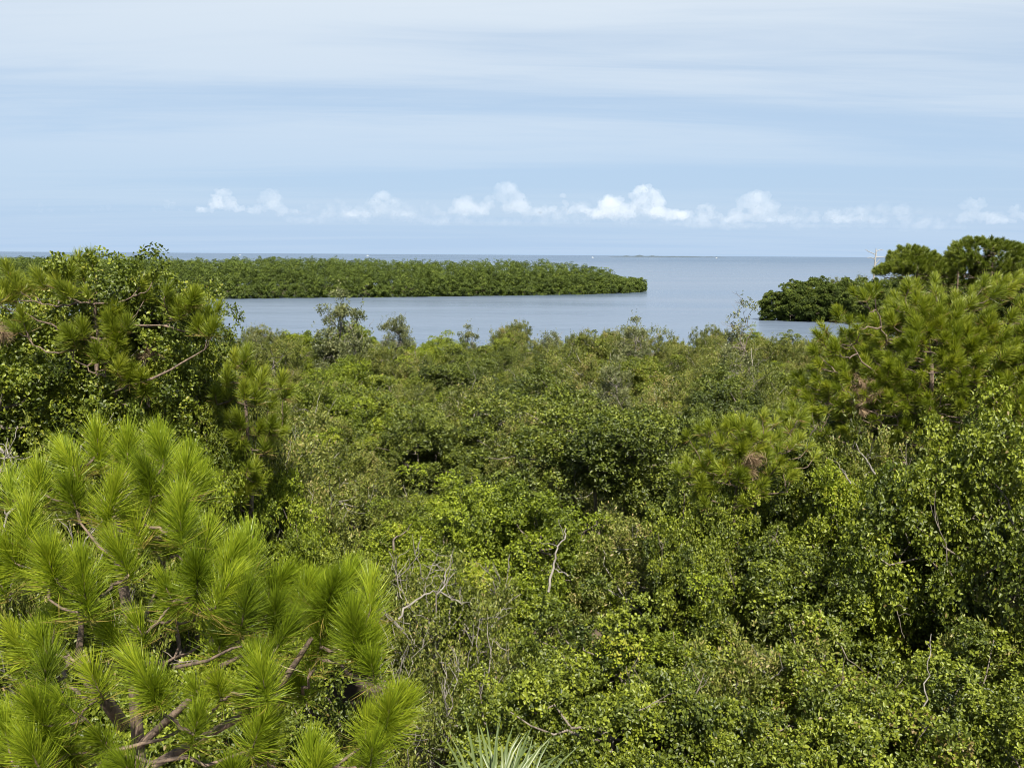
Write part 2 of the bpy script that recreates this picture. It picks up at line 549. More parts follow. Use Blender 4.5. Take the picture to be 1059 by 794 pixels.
def pine(name, base, trunk_pts, tips, label, cat, seed, n=420, ln=.25, wd=.0032, shoot=.22, mat='needle', group=None, r0=.09, attach=.55, dead=(), upbias=.7,
         trunk_r=None, extra=()):
    """tips: list of (point, size); every shoot is joined to the trunk by its own curved branch"""
    rng = np.random.default_rng(seed)
    root = empty(name, base)
    tag(root, label, cat, group)
    b = np.asarray(base, float)
    tp = np.asarray(trunk_pts, float)
    # resample the trunk
    seg = np.concatenate([[0], np.cumsum(np.linalg.norm(np.diff(tp, axis=0), axis=1))])
    q = np.linspace(0, seg[-1], 26)
    tr = np.stack([np.interp(q, seg, tp[:, k]) for k in range(3)], 1)
    tr[1:-1] += rng.normal(0, .018, (24, 3))
    T = Tubes()
    T.add(tr - b, np.linspace(r0, r0 * .22, 26), 9)
    cen = np.mean([np.asarray(t[0]) for t in tips], axis=0)
    V, Fc, TT, nv = [], [], [], 0
    skel = [tr]
    order = sorted(range(len(tips)), key=lambda i: np.min(np.linalg.norm(tr - np.asarray(tips[i][0]), axis=1)))
    for i in order:
        p = np.asarray(tips[i][0], float)
        sz = tips[i][1]
        allp = np.concatenate(skel)
        dist = np.linalg.norm(allp - p, axis=1)
        ok = (allp[:, 2] < p[2] - .10 - .25 * np.linalg.norm(allp[:, :2] - p[:2], axis=1) * attach) & (dist > .12)
        cand = np.where(ok)[0]
        if len(cand) == 0:
            cand = np.arange(len(tr))
        j = cand[np.argmin(dist[cand])]
        s = allp[j]
        L = np.linalg.norm(p - s)
        out = norm((p - cen)[None] * np.array([1, 1, .6]))[0]
        ax = norm((out * (1 - upbias) + np.array([0, 0, upbias]) + rng.normal(0, .16, 3))[None])[0]
        p2 = p - ax * min(.30, L * .4)
        br = limb(s, p2, rng, 7, .05, sag=.06)
        br = np.concatenate([br, p[None]])
        T.add(br - b, np.linspace(max(.008, min(r0 * .35, .006 + .012 * L)), .0055, 8), 6)
        skel.append(br[2:7])
        v, f, t = tuft(rng, p - b, ax, int(n * sz ** 1.3), ln * (.65 + .35 * sz), wd, shoot * sz, tint=float(np.clip(rng.normal(.5, .12), 0, 1)))
        V.append(v)
        Fc.append(f + nv)
        TT.append(t)
        nv += len(v)
    for e in extra:
        T.add(np.asarray(e[0]) - b, e[1], 6)
    link('trunk', T.mesh(name + '_trunk', M['pine_bark']), root)
    link('crown', mesh_from(name + '_crown', np.concatenate(V), [np.concatenate(Fc)], M[mat], np.concatenate(TT)), root)
    if len(dead):
        V, Fc, TT, nv = [], [], [], 0
        for p, sz in dead:
            for _ in range(3):
                v, f, t = tuft(rng, np.asarray(p, float) - b + rng.normal(0, .08 * sz, 3), rng.normal(0, 1, 3) + np.array([0, 0, -.5]), int(170 * sz), ln * .9 * sz, wd * .8, .30 * sz, (20, 95), .5)
                V.append(v)
                Fc.append(f + nv)
                TT.append(t)
                nv += len(v)
        o = link('dead_needles', mesh_from(name + '_dead_needles', np.concatenate(V), [np.concatenate(Fc)], M['dead_needle'], np.concatenate(TT)), root)
        o['label'] = 'rust-brown dead needles hanging in the crown'
    return root


def dome_tips(rng, c, R, rz, n, low=-.3, amp=.2, size=(.8, 1.2), shell=.75):
    p, d = crown_points(rng, n, R, rz, 0, low, amp, shell)
    return [(np.asarray(c) + q, rng.uniform(*size)) for q in p]


# ------------------------------------------------------------------ setting: ground, water, far land
ISLAND = [(-260, 196), (-128, 200), (-70, 205), (-20, 222), (20, 240), (32, 250), (40, 260), (38, 274), (20, 292), (-40, 300), (-120, 300), (-260, 310)]


def inside(poly, x, y):
    c = False
    n = len(poly)
    for i in range(n):
        x1, y1 = poly[i]
        x2, y2 = poly[(i + 1) % n]
        if (y1 > y) != (y2 > y) and x < (x2 - x1) * (y - y1) / (y2 - y1) + x1:
            c = not c
    return c


def edge_dist(poly, x, y):
    best = 1e9
    for i in range(len(poly)):
        x1, y1 = poly[i]
        x2, y2 = poly[(i + 1) % len(poly)]
        dx, dy = x2 - x1, y2 - y1
        t = max(0, min(1, ((x - x1) * dx + (y - y1) * dy) / (dx * dx + dy * dy)))
        best = min(best, math.hypot(x - x1 - t * dx, y - y1 - t * dy))
    return best


def sstep(a, b, x):
    t = max(0.0, min(1.0, (x - a) / (b - a)))
    return t * t * (3 - 2 * t)


def land(x, y):
    """> 0 on land, metres from the shore, roughly"""
    m = 76 + sstep(46, 62, x) * 62 + 2.0 * math.sin(x * .23) + 1.2 * math.sin(x * .61 + 1) - y
    e = (1 - math.hypot((x - 78) / 33.0, (y - 151) / 15.0)) * 15
    i = edge_dist(ISLAND, x, y) * (1 if inside(ISLAND, x, y) else -1) - 12
    return max(m, e, i)


def ground_z(x, y):
    return -1.2 + 1.75 * sstep(-5, 6, land(x, y))


gx = np.arange(-300, 301, 4.0)
gy = np.arange(-60, 341, 4.0)
gv = np.array([(x, y, ground_z(x, y) + .05 * math.sin(x * 1.3) * math.cos(y * 1.7)) for y in gy for x in gx])
nx = len(gx)
ii = (np.arange(len(gy) - 1)[:, None] * nx + np.arange(nx - 1)[None]).ravel()
gf = np.stack([ii, ii + 1, ii + nx + 1, ii + nx], 1)
m, t = material('leaf_litter_soil')
tcn = t.n('ShaderNodeTexCoord')
nn_ = t.noise(tcn.outputs['Object'], 3.0, 8, .7)
p = t.n('ShaderNodeBsdfPrincipled')
p.inputs['Roughness'].default_value = .95
t.l(t.ramp(nn_, [(.3, (.03, .022, .014)), (.55, (.075, .055, .034)), (.75, (.12, .095, .06))]), p.inputs['Base Color'])
o_ = t.n('ShaderNodeOutputMaterial')
t.l(p.outputs[0], o_.inputs[0])
g = link('ground', mesh_from('ground', gv, [gf], m, smooth=True))
tag(g, 'dark leaf-littered ground under the coastal scrub', kind='structure')

m, t = material('bay_water')
tcn = t.n('ShaderNodeTexCoord')
geo = tcn.outputs['Object']
w1 = t.noise(t.mapping(geo, (.35, 1.1, 1), rot=(0, 0, .12)), 1.0, 3, .5, .2)
w2 = t.noise(t.mapping(geo, (.05, .16, 1), rot=(0, 0, -.1)), 1.0, 3, .55, .3)
w3 = t.noise(t.mapping(geo, (.0035, .022, 1), rot=(0, 0, .03)), 1.0, 4, .6, .4)
hgt = t.math('ADD', t.math('MULTIPLY', w1, .30), t.math('MULTIPLY', w2, .55))
bp = t.n('ShaderNodeBump')
bp.inputs['Distance'].default_value = 1.0
t.l(t.ramp(w3, [(.38, .30), (.62, 1.0)]), bp.inputs['Strength'])
t.l(hgt, bp.inputs['Height'])
p = t.n('ShaderNodeBsdfPrincipled')
p.inputs['IOR'].default_value = 1.33
sepw = t.n('ShaderNodeSeparateXYZ')
t.l(geo, sepw.inputs[0])
deep = t.math('DIVIDE', t.math('SUBTRACT', sepw.outputs[1], 350.0), 1500.0, clamp=True)          # shallows give way to deep water
shal = t.ramp(w3, [(.35, (.078, .108, .158)), (.65, (.120, .152, .205))])
t.l(t.mix(deep, shal, (.045, .078, .130)), p.inputs['Base Color'])
t.l(t.ramp(w3, [(.35, .22), (.65, .34)]), p.inputs['Roughness'])
t.l(bp.outputs[0], p.inputs['Normal'])
o_ = t.n('ShaderNodeOutputMaterial')
t.l(p.outputs[0], o_.inputs[0])
B = 45000.0
wv = np.array([(-B, -B, 0), (B, -B, 0), (B, B, 0), (-B, B, 0)])
g = link('water', mesh_from('water', wv, [np.array([[0, 1, 2, 3]])], m))
tag(g, 'blue-grey rippled bay water reaching the horizon', kind='structure')


# ------------------------------------------------------------------ mangrove island (one far mass)
def wood_mass(rng, trees, leaf=.185, full=1750):
    V, TT = [], []
    for (x, y, H, R, zlow) in trees:
        per = full if zlow < 0 else full // 2
        zc = zlow + (H - zlow) * .5
        rz = (H - zlow) * .5
        ncl = 48
        c, d = crown_points(rng, ncl, R * .86, rz * .86, zc, -.95, .10, .85)
        ncl = len(c)
        ct = np.clip(rng.normal(.45, .15, ncl) + .08 * d[:, 2] + rng.normal(0, .07), .02, .92)
        k = per // ncl
        i = np.repeat(np.arange(ncl), k)
        td = norm(rng.normal(0, 1, (len(i), 3)) + d[i] * .6 + np.array([0, 0, .35]))
        pos = c[i] + td * (rng.uniform(.45, 1, len(i)) * .75)[:, None] * np.array([1, 1, .75]) + np.array([x, y, 0])
        nrm = norm(td + np.array([0, 0, .4]) + rng.normal(0, .4, td.shape))
        u, v = frames(nrm, rng)
        s = leaf * rng.uniform(.5, 1.1, len(i))[:, None]
        V.append(np.stack([pos - u * s, pos + v * s * .6, pos + u * s, pos - v * s * .6], 1))
        TT.append(np.repeat(np.clip(ct[i] + rng.normal(0, .1, len(i)), 0, 1), 4))
    V = np.concatenate(V).reshape(-1, 3)
    f = np.arange(len(V)).reshape(-1, 4)
    return V, f, np.concatenate(TT)


rng = np.random.default_rng(77)
trees = []
tries = 0
while len(trees) < 900 and tries < 60000:
    tries += 1
    x = rng.uniform(-190, 42)
    y = rng.uniform(194, 300)
    if not inside(ISLAND, x, y):
        continue
    e = edge_dist(ISLAND, x, y)
    front = e < 9
    if not front and rng.random() > .5:
        continue
    if any((x - a) ** 2 + (y - b) ** 2 < (2.0 if front else 2.9) ** 2 for a, b, *_ in trees):
        continue
    tip = sstep(-5, 40, x)
    H = (7.3 + 2.2 * sstep(0, 16, e)) * (1 - .13 * tip) + rng.normal(0, .30) + .35 * math.sin(x * .09 + 1)
    if e < 4:
        H *= .82
    if x > 30:
        H *= .80
    trees.append((x, y, H, rng.uniform(1.7, 2.5), -.4 if e < 10 else 1.8))
fringe = []
for (x1, y1), (x2, y2) in zip(ISLAND[:9], ISLAND[1:10]):                # low mangroves wading at the water's edge
    n_ = int(math.hypot(x2 - x1, y2 - y1) / 1.7)
    for k in range(n_):
        u = (k + rng.uniform(0, 1)) / n_
        fringe.append((x1 + (x2 - x1) * u + rng.normal(0, .6), y1 + (y2 - y1) * u + rng.normal(0, .6) + .8, rng.uniform(2.6, 4.6), rng.uniform(1.6, 2.3), -.9))
V, f, T_ = wood_mass(rng, [q_ for q_ in trees + fringe if q_[0] > -190])
g = link('mangrove_wood', mesh_from('mangrove_wood', V, [f], M['mangrove'], T_))
tag(g, 'long low island of dense green mangroves across the bay water', 'mangrove wood', kind='stuff')

# ------------------------------------------------------------------ cape on the right: separate mangroves
cape = [(45.0, 147, 5.0, 2.6), (48.5, 146, 6.2, 3.1), (53, 145, 6.6, 3.2), (57, 143.5, 6.8, 3.2), (50, 150, 6.8, 3.2), (54, 150, 7.4, 3.3), (58.5, 149, 7.3, 3.3),
        (62, 143.5, 6.9, 3.3), (63, 150, 7.3, 3.3), (67.5, 147, 7.5, 3.4), (67, 141, 7.2, 3.3), (72.5, 149, 7.8, 3.5), (72, 142, 7.4, 3.4), (78, 147, 8.2, 3.6), (84, 150, 8.3, 3.6), (91, 149, 8.5, 3.6),
        (77, 140, 7.6, 3.4), (84, 142, 7.9, 3.4)]
for i, (x, y, h, r) in enumerate(cape):
    if i == 0:
        lb, gp = 'low outermost mangrove at the tip of the small point, leaning over the water', None
    else:
        lb, gp = 'dense dark mangrove on the small point of land beside the bleached dead tree', 'mangroves on the small point'
    place('mangrove', x, y, h, r, lb, 'mangrove', gp, zg=-.5)

for i, (x, y, h, r_) in enumerate([(60, 156, 7.2, 2.6), (65, 157, 7.6, 2.8), (70, 156, 7.8, 2.8), (75, 157, 8.2, 3.0), (80, 157, 8.4, 3.0), (57, 154.5, 6.6, 2.2)]):
    place('olive', x, y, h, r_, 'olive scrub tree on the back of the small point, beside the bleached dead tree', 'tree', 'olive trees on the back of the small point', name='olive_tree')

# ------------------------------------------------------------------ the canopy
taken = []


def spot(kind, px, py, Y, R, label, cat='shrub', group=None, name=None, var=None, rz=None):
    q = at(px, py, Y)
    o = place(kind, q.x, q.y, q.z, R, label, cat, group, name, rz=rz, var=var)
    taken.append((q.x, q.y, R))
    return o


HERO = [
    # kind, px, top py, depth, radius, label, category
    ('tall', 128, 266, 12.6, 1.75, 'tall vine-draped broadleaf tree topping the left mound, reaching above the horizon', 'tree', 0),
    ('tall', 20, 318, 12.0, 1.7, 'dark broadleaf tree at the left edge of the photo, behind the yellow-green pine', 'tree', 1),
    ('tall', 58, 288, 12.8, 1.6, 'broadleaf tree between the left edge and the tall vine-draped tree', 'tree', 1),
    ('tall', 172, 302, 12.9, 1.1, 'leafy tree under the right shoulder of the left mound', 'tree', 0),
    ('tall', 190, 352, 12.4, .85, 'shaded dark broadleaf tree on the right flank of the left mound', 'tree', 1),
    ('bright', 150, 415, 11.2, 1.0, 'small yellow-green shrub directly behind the top of the large foreground pine', 'shrub', None),
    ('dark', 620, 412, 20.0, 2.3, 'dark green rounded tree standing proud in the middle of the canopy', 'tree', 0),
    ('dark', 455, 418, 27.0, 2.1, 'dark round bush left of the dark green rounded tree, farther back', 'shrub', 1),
    ('bright', 530, 492, 15.5, 1.8, 'bright yellow-green shrub just left of the crooked bare branch', 'shrub', 0),
    ('bright', 430, 490, 17.5, 1.7, 'yellow-green shrub above the bare forked branch, beside the foreground pine', 'shrub', 1),
    ('twiggy', 462, 560, 12.2, 1.35, 'half-dead grey twiggy shrub between the foreground pine and the bright shrubs', 'shrub', 0),
    ('twiggy', 470, 640, 10.2, 1.1, 'bare grey-brown twiggy bush right above the palm fronds', 'shrub', 0),
    ('olive', 660, 532, 14.5, 1.6, 'olive shrub in front of the dark green rounded tree, right of the crooked bare branch', 'shrub', 0),
    ('bright', 745, 522, 15.0, 1.6, 'yellow-green shrub below the small pine with brown needles', 'shrub', 2),
    ('glossy', 610, 612, 11.0, 1.6, 'dark glossy shrub below the crooked bare branch', 'shrub', 2),
    ('glossy', 850, 560, 12.8, 1.7, 'dark glossy shrub in the middle of the right-hand thicket', 'shrub', 0),
    ('olive', 930, 545, 14.0, 1.5, 'greyish olive shrub below the bright band under the right pine', 'shrub', 1),
    ('glossy', 735, 500, 13.3, 1.1, 'dark shrub wrapped round the foot of the small pine with rusty needles', 'shrub', 1),
    ('bright', 905, 478, 13.5, 1.3, 'bright yellow-green lobe of leaves under the large right pine', 'shrub', 0),
    ('glossy', 1035, 415, 11.8, 1.6, 'dark glossy shrub at the right edge of the photo, beside the right pine', 'shrub', 1),
    ('glossy', 1000, 512, 12.5, 1.4, 'dark shaded shrub at the right, below the glossy shrub beside the pine', 'shrub', 2),
    ('olive', 1050, 560, 12.0, 1.5, 'pale olive shrub at the right edge of the photo, lower of the two there', 'shrub', 2),
    ('bright', 700, 600, 11.5, 1.5, 'yellow-green shrub between the two dark glossy shrubs in the right-hand thicket', 'shrub', 1),
    ('glossy', 545, 690, 9.4, 1.4, 'dark green shrub right behind the palm fronds', 'shrub', 1),
    ('glossy', 665, 690, 9.3, 1.45, 'leafy green shrub at the bottom, second to the right of the palm', 'shrub', 0),
    ('olive', 790, 660, 9.8, 1.4, 'olive shrub with a bare brown twiggy hollow, bottom of the thicket', 'shrub', 0),
    ('glossy', 900, 690, 9.4, 1.5, 'green shrub with a bright crest, bottom right', 'shrub', 0),
    ('olive', 1048, 610, 10.9, 1.4, 'olive shrub filling the hollow at the right edge above the corner shrub', 'shrub', 0),
    ('olive', 228, 398, 13.6, 1.0, 'olive shrub stepping down from the right flank of the left mound', 'shrub', 1),
    ('glossy', 985, 640, 10.2, 1.5, 'green leafy shrub crossed by a thin pale upright twig', 'shrub', 2),
    ('glossy', 1055, 700, 9.4, 1.4, 'dark shrub filling the bottom right corner of the photo', 'shrub', 1),
    ('glossy', 800, 752, 8.2, 1.2, 'shrub at the bottom edge with a small cluster of lime leaves', 'shrub', 2),
    ('glossy', 330, 745, 8.6, 1.4, 'dark shrub showing below the right branches of the foreground pine', 'shrub', 2),
    ('glossy', 190, 700, 8.4, 1.5, 'shaded shrub seen through the branches of the foreground pine', 'shrub', 0),
    ('olive', 20, 470, 9.5, 1.3, 'olive shrub with pale bare twigs at the left edge, behind the foreground pine', 'shrub', 1),
    ('olive', 330, 455, 20.0, 1.9, 'olive grey shrub right of the slender middle pine', 'shrub', 2),
    ('bright', 282, 472, 13.3, 1.0, 'small yellow-green shrub at the foot of the slender middle pine', 'shrub', 2),
    ('olive', 300, 448, 14.6, 1.5, 'sunlit olive shrub between the slender middle pine and the open canopy', 'shrub', 0),
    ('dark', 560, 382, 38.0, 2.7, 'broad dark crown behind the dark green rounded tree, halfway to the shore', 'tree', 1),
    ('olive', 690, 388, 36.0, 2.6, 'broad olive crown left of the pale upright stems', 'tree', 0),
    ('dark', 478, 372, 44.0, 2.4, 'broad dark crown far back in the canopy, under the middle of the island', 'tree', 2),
    ('glossy', 385, 398, 33.0, 2.5, 'broad leafy crown right below the small leaning sapling', 'tree', 0),
    ('bright', 318, 392, 30.0, 2.2, 'broad yellow-green crown below the feathery tree at the water', 'tree', 0),
    ('olive', 615, 362, 50.0, 2.8, 'broad olive crown at the back of the canopy below the tip of the island', 'tree', 1),
    ('bright', 425, 372, 46.0, 2.5, 'broad bright green crown near the shore below the middle of the island', 'tree', 1),
    ('olive', 735, 366, 46.0, 2.5, 'broad olive crown near the shore, just left of the tall sparse tree', 'tree', 2),
    ('sparse', 354, 300, 54.0, 2.1, 'grey-green feathery tree standing alone above the canopy edge, against the water', 'tree', 0),
    ('sparse', 410, 326, 56.0, 1.2, 'small leaning grey-green sapling beside the feathery tree at the water', 'sapling', 1),
    ('scraggly', 768, 309, 40.0, 1.35, 'tall sparse grey tree with pale upright stems, left of the right pine', 'tree', 0),
    ('sparse', 655, 328, 52.0, 1.3, 'feathery sapling on the canopy edge straight below the tip of the island', 'sapling', 0),
    ('tall', 1010, 330, 18.6, 2.3, 'broadleaf tree mixed into the back of the large right pine', 'tree', 1),
    ('tall', 925, 352, 18.2, 1.5, 'shaded broadleaf tree behind the trunk of the large right pine', 'tree', 0),
    ('olive', 900, 440, 14.5, 1.5, 'olive scrub under the dead brown needles of the right pine', 'shrub', 0),
    ('glossy', 830, 440, 15.5, 1.5, 'dark shrub with bare sticks between the right pine and the small pine', 'shrub', 0),
]
for kind, px, py, Y, R, lb, cat, var in HERO:
    spot(kind, px, py, Y, R, lb, cat, var=var, name='leafy_tree' if kind == 'mangrove' else None)

FILL = {
    ('olive', 2): ('small-leaved olive shrub in the wide scrubby band along the near shore', 'olive shrubs along the near shore'),
    ('olive', 1): ('olive shrub in the middle of the canopy, short of the shore scrub', 'olive shrubs in the middle of the canopy'),
    ('olive', 0): ('small olive shrub packed between the nearest bushes', 'olive shrubs among the nearest bushes'),
    ('bright', 2): ('yellow-green shrub among the olive scrub along the near shore', 'yellow-green shrubs along the near shore'),
    ('bright', 1): ('yellow-green shrub in the middle of the canopy, around the dark rounded tree', 'yellow-green shrubs in the middle of the canopy'),
    ('bright', 0): ('small yellow-green shrub packed between the nearest bushes', 'yellow-green shrubs among the nearest bushes'),
    ('glossy', 2): ('dark leafy shrub among the olive scrub along the near shore', 'dark shrubs along the near shore'),
    ('glossy', 1): ('dark leafy shrub in the middle of the canopy, around the dark rounded tree', 'dark shrubs in the middle of the canopy'),
    ('glossy', 0): ('small dark leafy shrub packed between the nearest bushes', 'dark shrubs among the nearest bushes'),
    ('dark', 2): ('shade-darkened green crown standing above the scrub along the near shore', 'shade-darkened green crowns along the near shore'),
    ('dark', 1): ('shade-darkened green crown standing above its neighbours in the middle of the canopy', 'shade-darkened green crowns in the middle of the canopy'),
    ('sparse', 2): ('thin feathery sapling sticking up from the scrub along the near shore', 'feathery saplings along the near shore'),
}
rng = np.random.default_rng(3)
Y = 7.6
while Y < 72:
    sp = 2.2 + 1.1 * sstep(10, 40, Y)
    half = .66 * Y + 2.5
    x = -half + rng.uniform(0, sp)
    while x < half:
        xx = x + rng.normal(0, sp * .16)
        yy = Y + rng.normal(0, sp * .16)
        x += sp
        px = PW / 2 + xx / yy * F
        if xx < -.8 and yy < 7.5:
            continue
        if any((xx - a) ** 2 + (yy - b) ** 2 < (r * .85) ** 2 for a, b, r in taken):
            continue
        if land(xx, yy) < 2.5:
            continue
        zone = 0 if yy < 16.5 else (1 if yy < 34 else 2)
        base = 5.75 if zone == 0 else (5.3 if zone == 1 else 4.62 - .012 * (yy - 34))
        top = base + rng.normal(0, .5 if yy < 25 else .65) + .35 * math.sin(xx * .35 + yy * .2)
        tall_one = zone > 0 and rng.random() < .16
        if tall_one:
            top += rng.uniform(.5, .9) * (1 if yy < 52 else .5)
        u = rng.random()
        left = px < 520
        if zone == 2:
            k = 'olive' if u < (.50 if left else .72) else ('bright' if u < .76 else ('glossy' if u < .96 else 'sparse'))
        elif zone == 1:
            k = 'olive' if u < (.32 if left else .45) else ('bright' if u < .58 else 'glossy')
        else:
            k = 'olive' if u < .25 else ('bright' if u < .55 else 'glossy')
        if tall_one and k == 'glossy':
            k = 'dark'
        if k == 'sparse':
            top += .9
        R = sp * rng.uniform(.44, .76)
        lb, gp = FILL[(k, zone)]
        place(k, xx, yy, top, R * (.6 if k == 'sparse' else 1), lb, 'sapling' if k == 'sparse' else 'shrub', gp)
    Y += sp * .9

# ------------------------------------------------------------------ foreground pine (lower left)
rng = np.random.default_rng(8)
FP = [  # px, py of the bud, depth, size
    (68, 462, 4.6, .8), (100, 446, 4.7, 1), (132, 452, 4.7, 1), (165, 455, 4.6, .9), (192, 478, 4.5, .9), (118, 500, 4.2, 1.1), (150, 480, 4.4, 1), (186, 515, 4.2, 1.1),
    (40, 486, 4.5, .85), (12, 492, 4.7, .8), (28, 525, 4.2, 1), (72, 500, 4.5, .9), (6, 560, 4.1, 1), (84, 582, 3.8, 1.25), (120, 560, 4.1, 1), (48, 565, 4.2, .9),
    (202, 580, 3.9, 1.2), (240, 568, 4.1, 1.05), (255, 610, 3.9, 1), (292, 592, 4.2, 1.0), (285, 622, 4.0, .9), (345, 598, 4.0, 1.15), (365, 632, 3.9, 1.15), (330, 640, 4.1, .9),
    (143, 685, 3.6, 1.1), (42, 655, 3.9, .85), (14, 650, 4.2, .9), (36, 725, 3.5, 1.25), (265, 675, 3.8, 1.0), (205, 735, 3.8, .8), (270, 742, 3.7, .85),
    (402, 726, 3.8, 1.15), (322, 772, 3.7, .95), (130, 785, 3.5, .8), (230, 650, 4.1, .8), (5, 745, 3.9, .9), (75, 780, 3.7, .8), (165, 540, 4.6, .9),
    (215, 545, 4.5, .85), (60, 620, 4.4, .8), (180, 620, 4.5, .7), (310, 700, 4.3, .7), (240, 790, 3.6, .8), (365, 790, 3.9, .6), (385, 655, 4.0, .8), (360, 590, 4.2, .8), (420, 722, 4.0, .7), (385, 765, 3.7, .8), (300, 640, 4.0, .9), (318, 600, 4.2, .8),
    (110, 640, 4.0, .9), (95, 690, 3.7, .7), (172, 600, 4.1, .9), (60, 760, 3.6, .9), (225, 700, 3.9, .7),
]
tips = []
for px, py, d, s in FP:
    q = np.array(at(px, py + 7, d))
    tips.append((q, s))
    for _ in range(1):
        tips.append((q + rng.normal(0, 1, 3) * np.array([.09, .12, .07]) + np.array([0, .06, -.06]), s * rng.uniform(.7, .9)))
b0 = at(150, 794, 4.3)
tr = [(b0.x + .1, 4.35, .45), (b0.x + .05, 4.3, 4), (b0.x, 4.3, 7.2), tuple(at(142, 770, 4.2)), tuple(at(134, 650, 4.25)), tuple(at(122, 580, 4.4)), tuple(at(120, 520, 4.6))]
extra = []
for pts, r in [([(128, 750, 4.1), (112, 728, 4.0), (95, 708, 3.95), (80, 690, 3.95), (84, 650, 3.9), (83, 600, 3.85)], np.array([.034, .032, .028, .022, .014, .010])),
               ([(70, 690, 3.9), (82, 680, 3.85), (90, 677, 3.82), (95, 690, 3.8)], np.array([.009, .008, .007, .005])),
               ([(100, 722, 3.95), (85, 735, 3.85), (76, 750, 3.8), (72, 768, 3.8)], np.array([.009, .008, .007, .005])),
               ([(145, 770, 4.2), (200, 720, 4.2), (225, 690, 4.1), (262, 672, 4.0)], np.array([.022, .018, .014, .010])),
               ([(160, 790, 4.2), (250, 740, 4.1), (292, 706, 4.05), (322, 660, 4.0)], np.array([.026, .022, .018, .012])),
               ([(180, 690, 4.15), (215, 683, 4.0), (240, 670, 3.9), (250, 668, 3.9)], np.array([.010, .009, .007, .004]))]:
    extra.append((np.array([at(*q) for q in pts]), r))
pine('pine_tree', (b0.x + .1, 4.35, .45), tr, tips, 'large yellow-green long-needled pine filling the lower left foreground', 'pine tree', 11, n=560, extra=extra,
     r0=.10, ln=.165, wd=.0029, shoot=.22, upbias=.8)

# ------------------------------------------------------------------ pines farther off
def px_tips(lst, jit, rng, k=2):
    tp = []
    for px, py, d, s in lst:
        q = np.array(at(px, py, d))
        tp.append((q, s))
        for _ in range(k):
            tp.append((q + rng.normal(0, jit, 3), s * rng.uniform(.6, .9)))
    return tp


tips = px_tips([(200, 308, 11.2, 1.1), (185, 318, 11.2, .9), (215, 325, 11.2, 1), (205, 335, 11.0, .9), (115, 325, 11.0, 1.1), (85, 338, 11, .9), (70, 350, 11, .9), (120, 345, 10.9, 1),
                (100, 362, 10.9, .9), (135, 384, 10.8, 1.1), (150, 398, 10.8, .9), (95, 268, 12, .9), (72, 280, 11.6, .9), (15, 290, 11.4, 1), (40, 286, 11.5, 1), (5, 300, 11.3, 1),
                (65, 300, 11.4, .8), (150, 290, 11.8, .7), (25, 335, 11, .7)], .13, rng)
q = at(100, 420, 12.0)
pine('pine_tree', (q.x, 12.0, .5), [(q.x, 12.0, .4), (q.x + .05, 12.0, 5), (q.x, 12.0, 8), tuple(at(100, 290, 12.0))], tips,
     'slender pine with brush-like needle tufts growing through the broadleaf mound at left', 'pine tree', 12, n=330, ln=.20, wd=.0065, shoot=.2, mat='needle_dark',
     dead=[(at(2, 345, 11.1), .7), (at(148, 365, 11.4), .6)], upbias=.75)
tips = px_tips([(255, 375, 12.5, 1), (235, 385, 12.4, .95), (272, 388, 12.4, .9), (262, 405, 12.2, 1), (230, 405, 12.4, .85), (282, 415, 12.5, .8), (245, 430, 12.2, .9), (270, 440, 12.2, .9),
                (225, 440, 12.4, .8), (250, 460, 12.1, .8), (280, 460, 12.3, .7), (236, 480, 12.2, .8), (264, 494, 12.1, .8), (248, 512, 12.1, .8), (285, 440, 12.6, .7)], .15, rng)
q = at(252, 470, 12.6)
pine('pine_tree', (q.x, 12.7, .5), [(q.x, 12.7, .4), (q.x, 12.7, 5), tuple(at(255, 395, 12.6))], tips,
     'slender middle pine with drooping tufts, just right of the left mound', 'pine tree', 13, n=330, ln=.20, wd=.0065, shoot=.24, mat='needle_dark', upbias=.65)

# the large pine at right
c = np.array(at(980, 387, 17.0))
tips = dome_tips(rng, c, 2.55, 1.95, 640, -.6, .2, (.75, 1.15), .62)
tips += px_tips([(865, 325, 16, .9), (900, 300, 16, 1), (850, 350, 15.6, 1), (845, 375, 15.5, .9), (875, 390, 15.2, 1), (905, 400, 15, .9), (930, 385, 14.9, 1.1), (945, 400, 14.8, 1),
                 (920, 378, 14.9, 1), (835, 412, 15.4, 1), (820, 420, 15.4, .8), (960, 410, 14.8, .9), (1000, 420, 14.8, .8), (855, 400, 15.3, 1), (830, 395, 15.6, .9), (868, 418, 15.2, .8),
                 (845, 430, 15.3, .8), (935, 420, 14.8, .8), (812, 436, 15.2, .8), (800, 452, 15.2, .8), (825, 450, 15.0, .8), (850, 452, 15.0, .7), (795, 470, 15.0, .7), (862, 360, 15.4, .9), (880, 345, 15.5, .9), (985, 400, 14.7, .9), (1030, 400, 14.8, .9)], .17, rng, 3)
c2 = at(960, 470, 17.2)
pine('pine_tree', (c2.x, 17.2, .5), [(c2.x, 17.2, .4), (c2.x, 17.15, 5), (c2.x - .1, 17.1, 8.6), tuple(at(955, 320, 17.1))], tips,
     'large round-crowned pine rising at the right above the scrub', 'pine tree', 14, n=230, ln=.19, wd=.008, shoot=.2, mat='needle_dark',
     dead=[(at(890, 396, 15.1), .55), (at(884, 408, 15.1), .6), (at(897, 412, 15.1), .6), (at(892, 426, 15.2), .6), (at(903, 402, 15.1), .5)], r0=.14, upbias=.55)
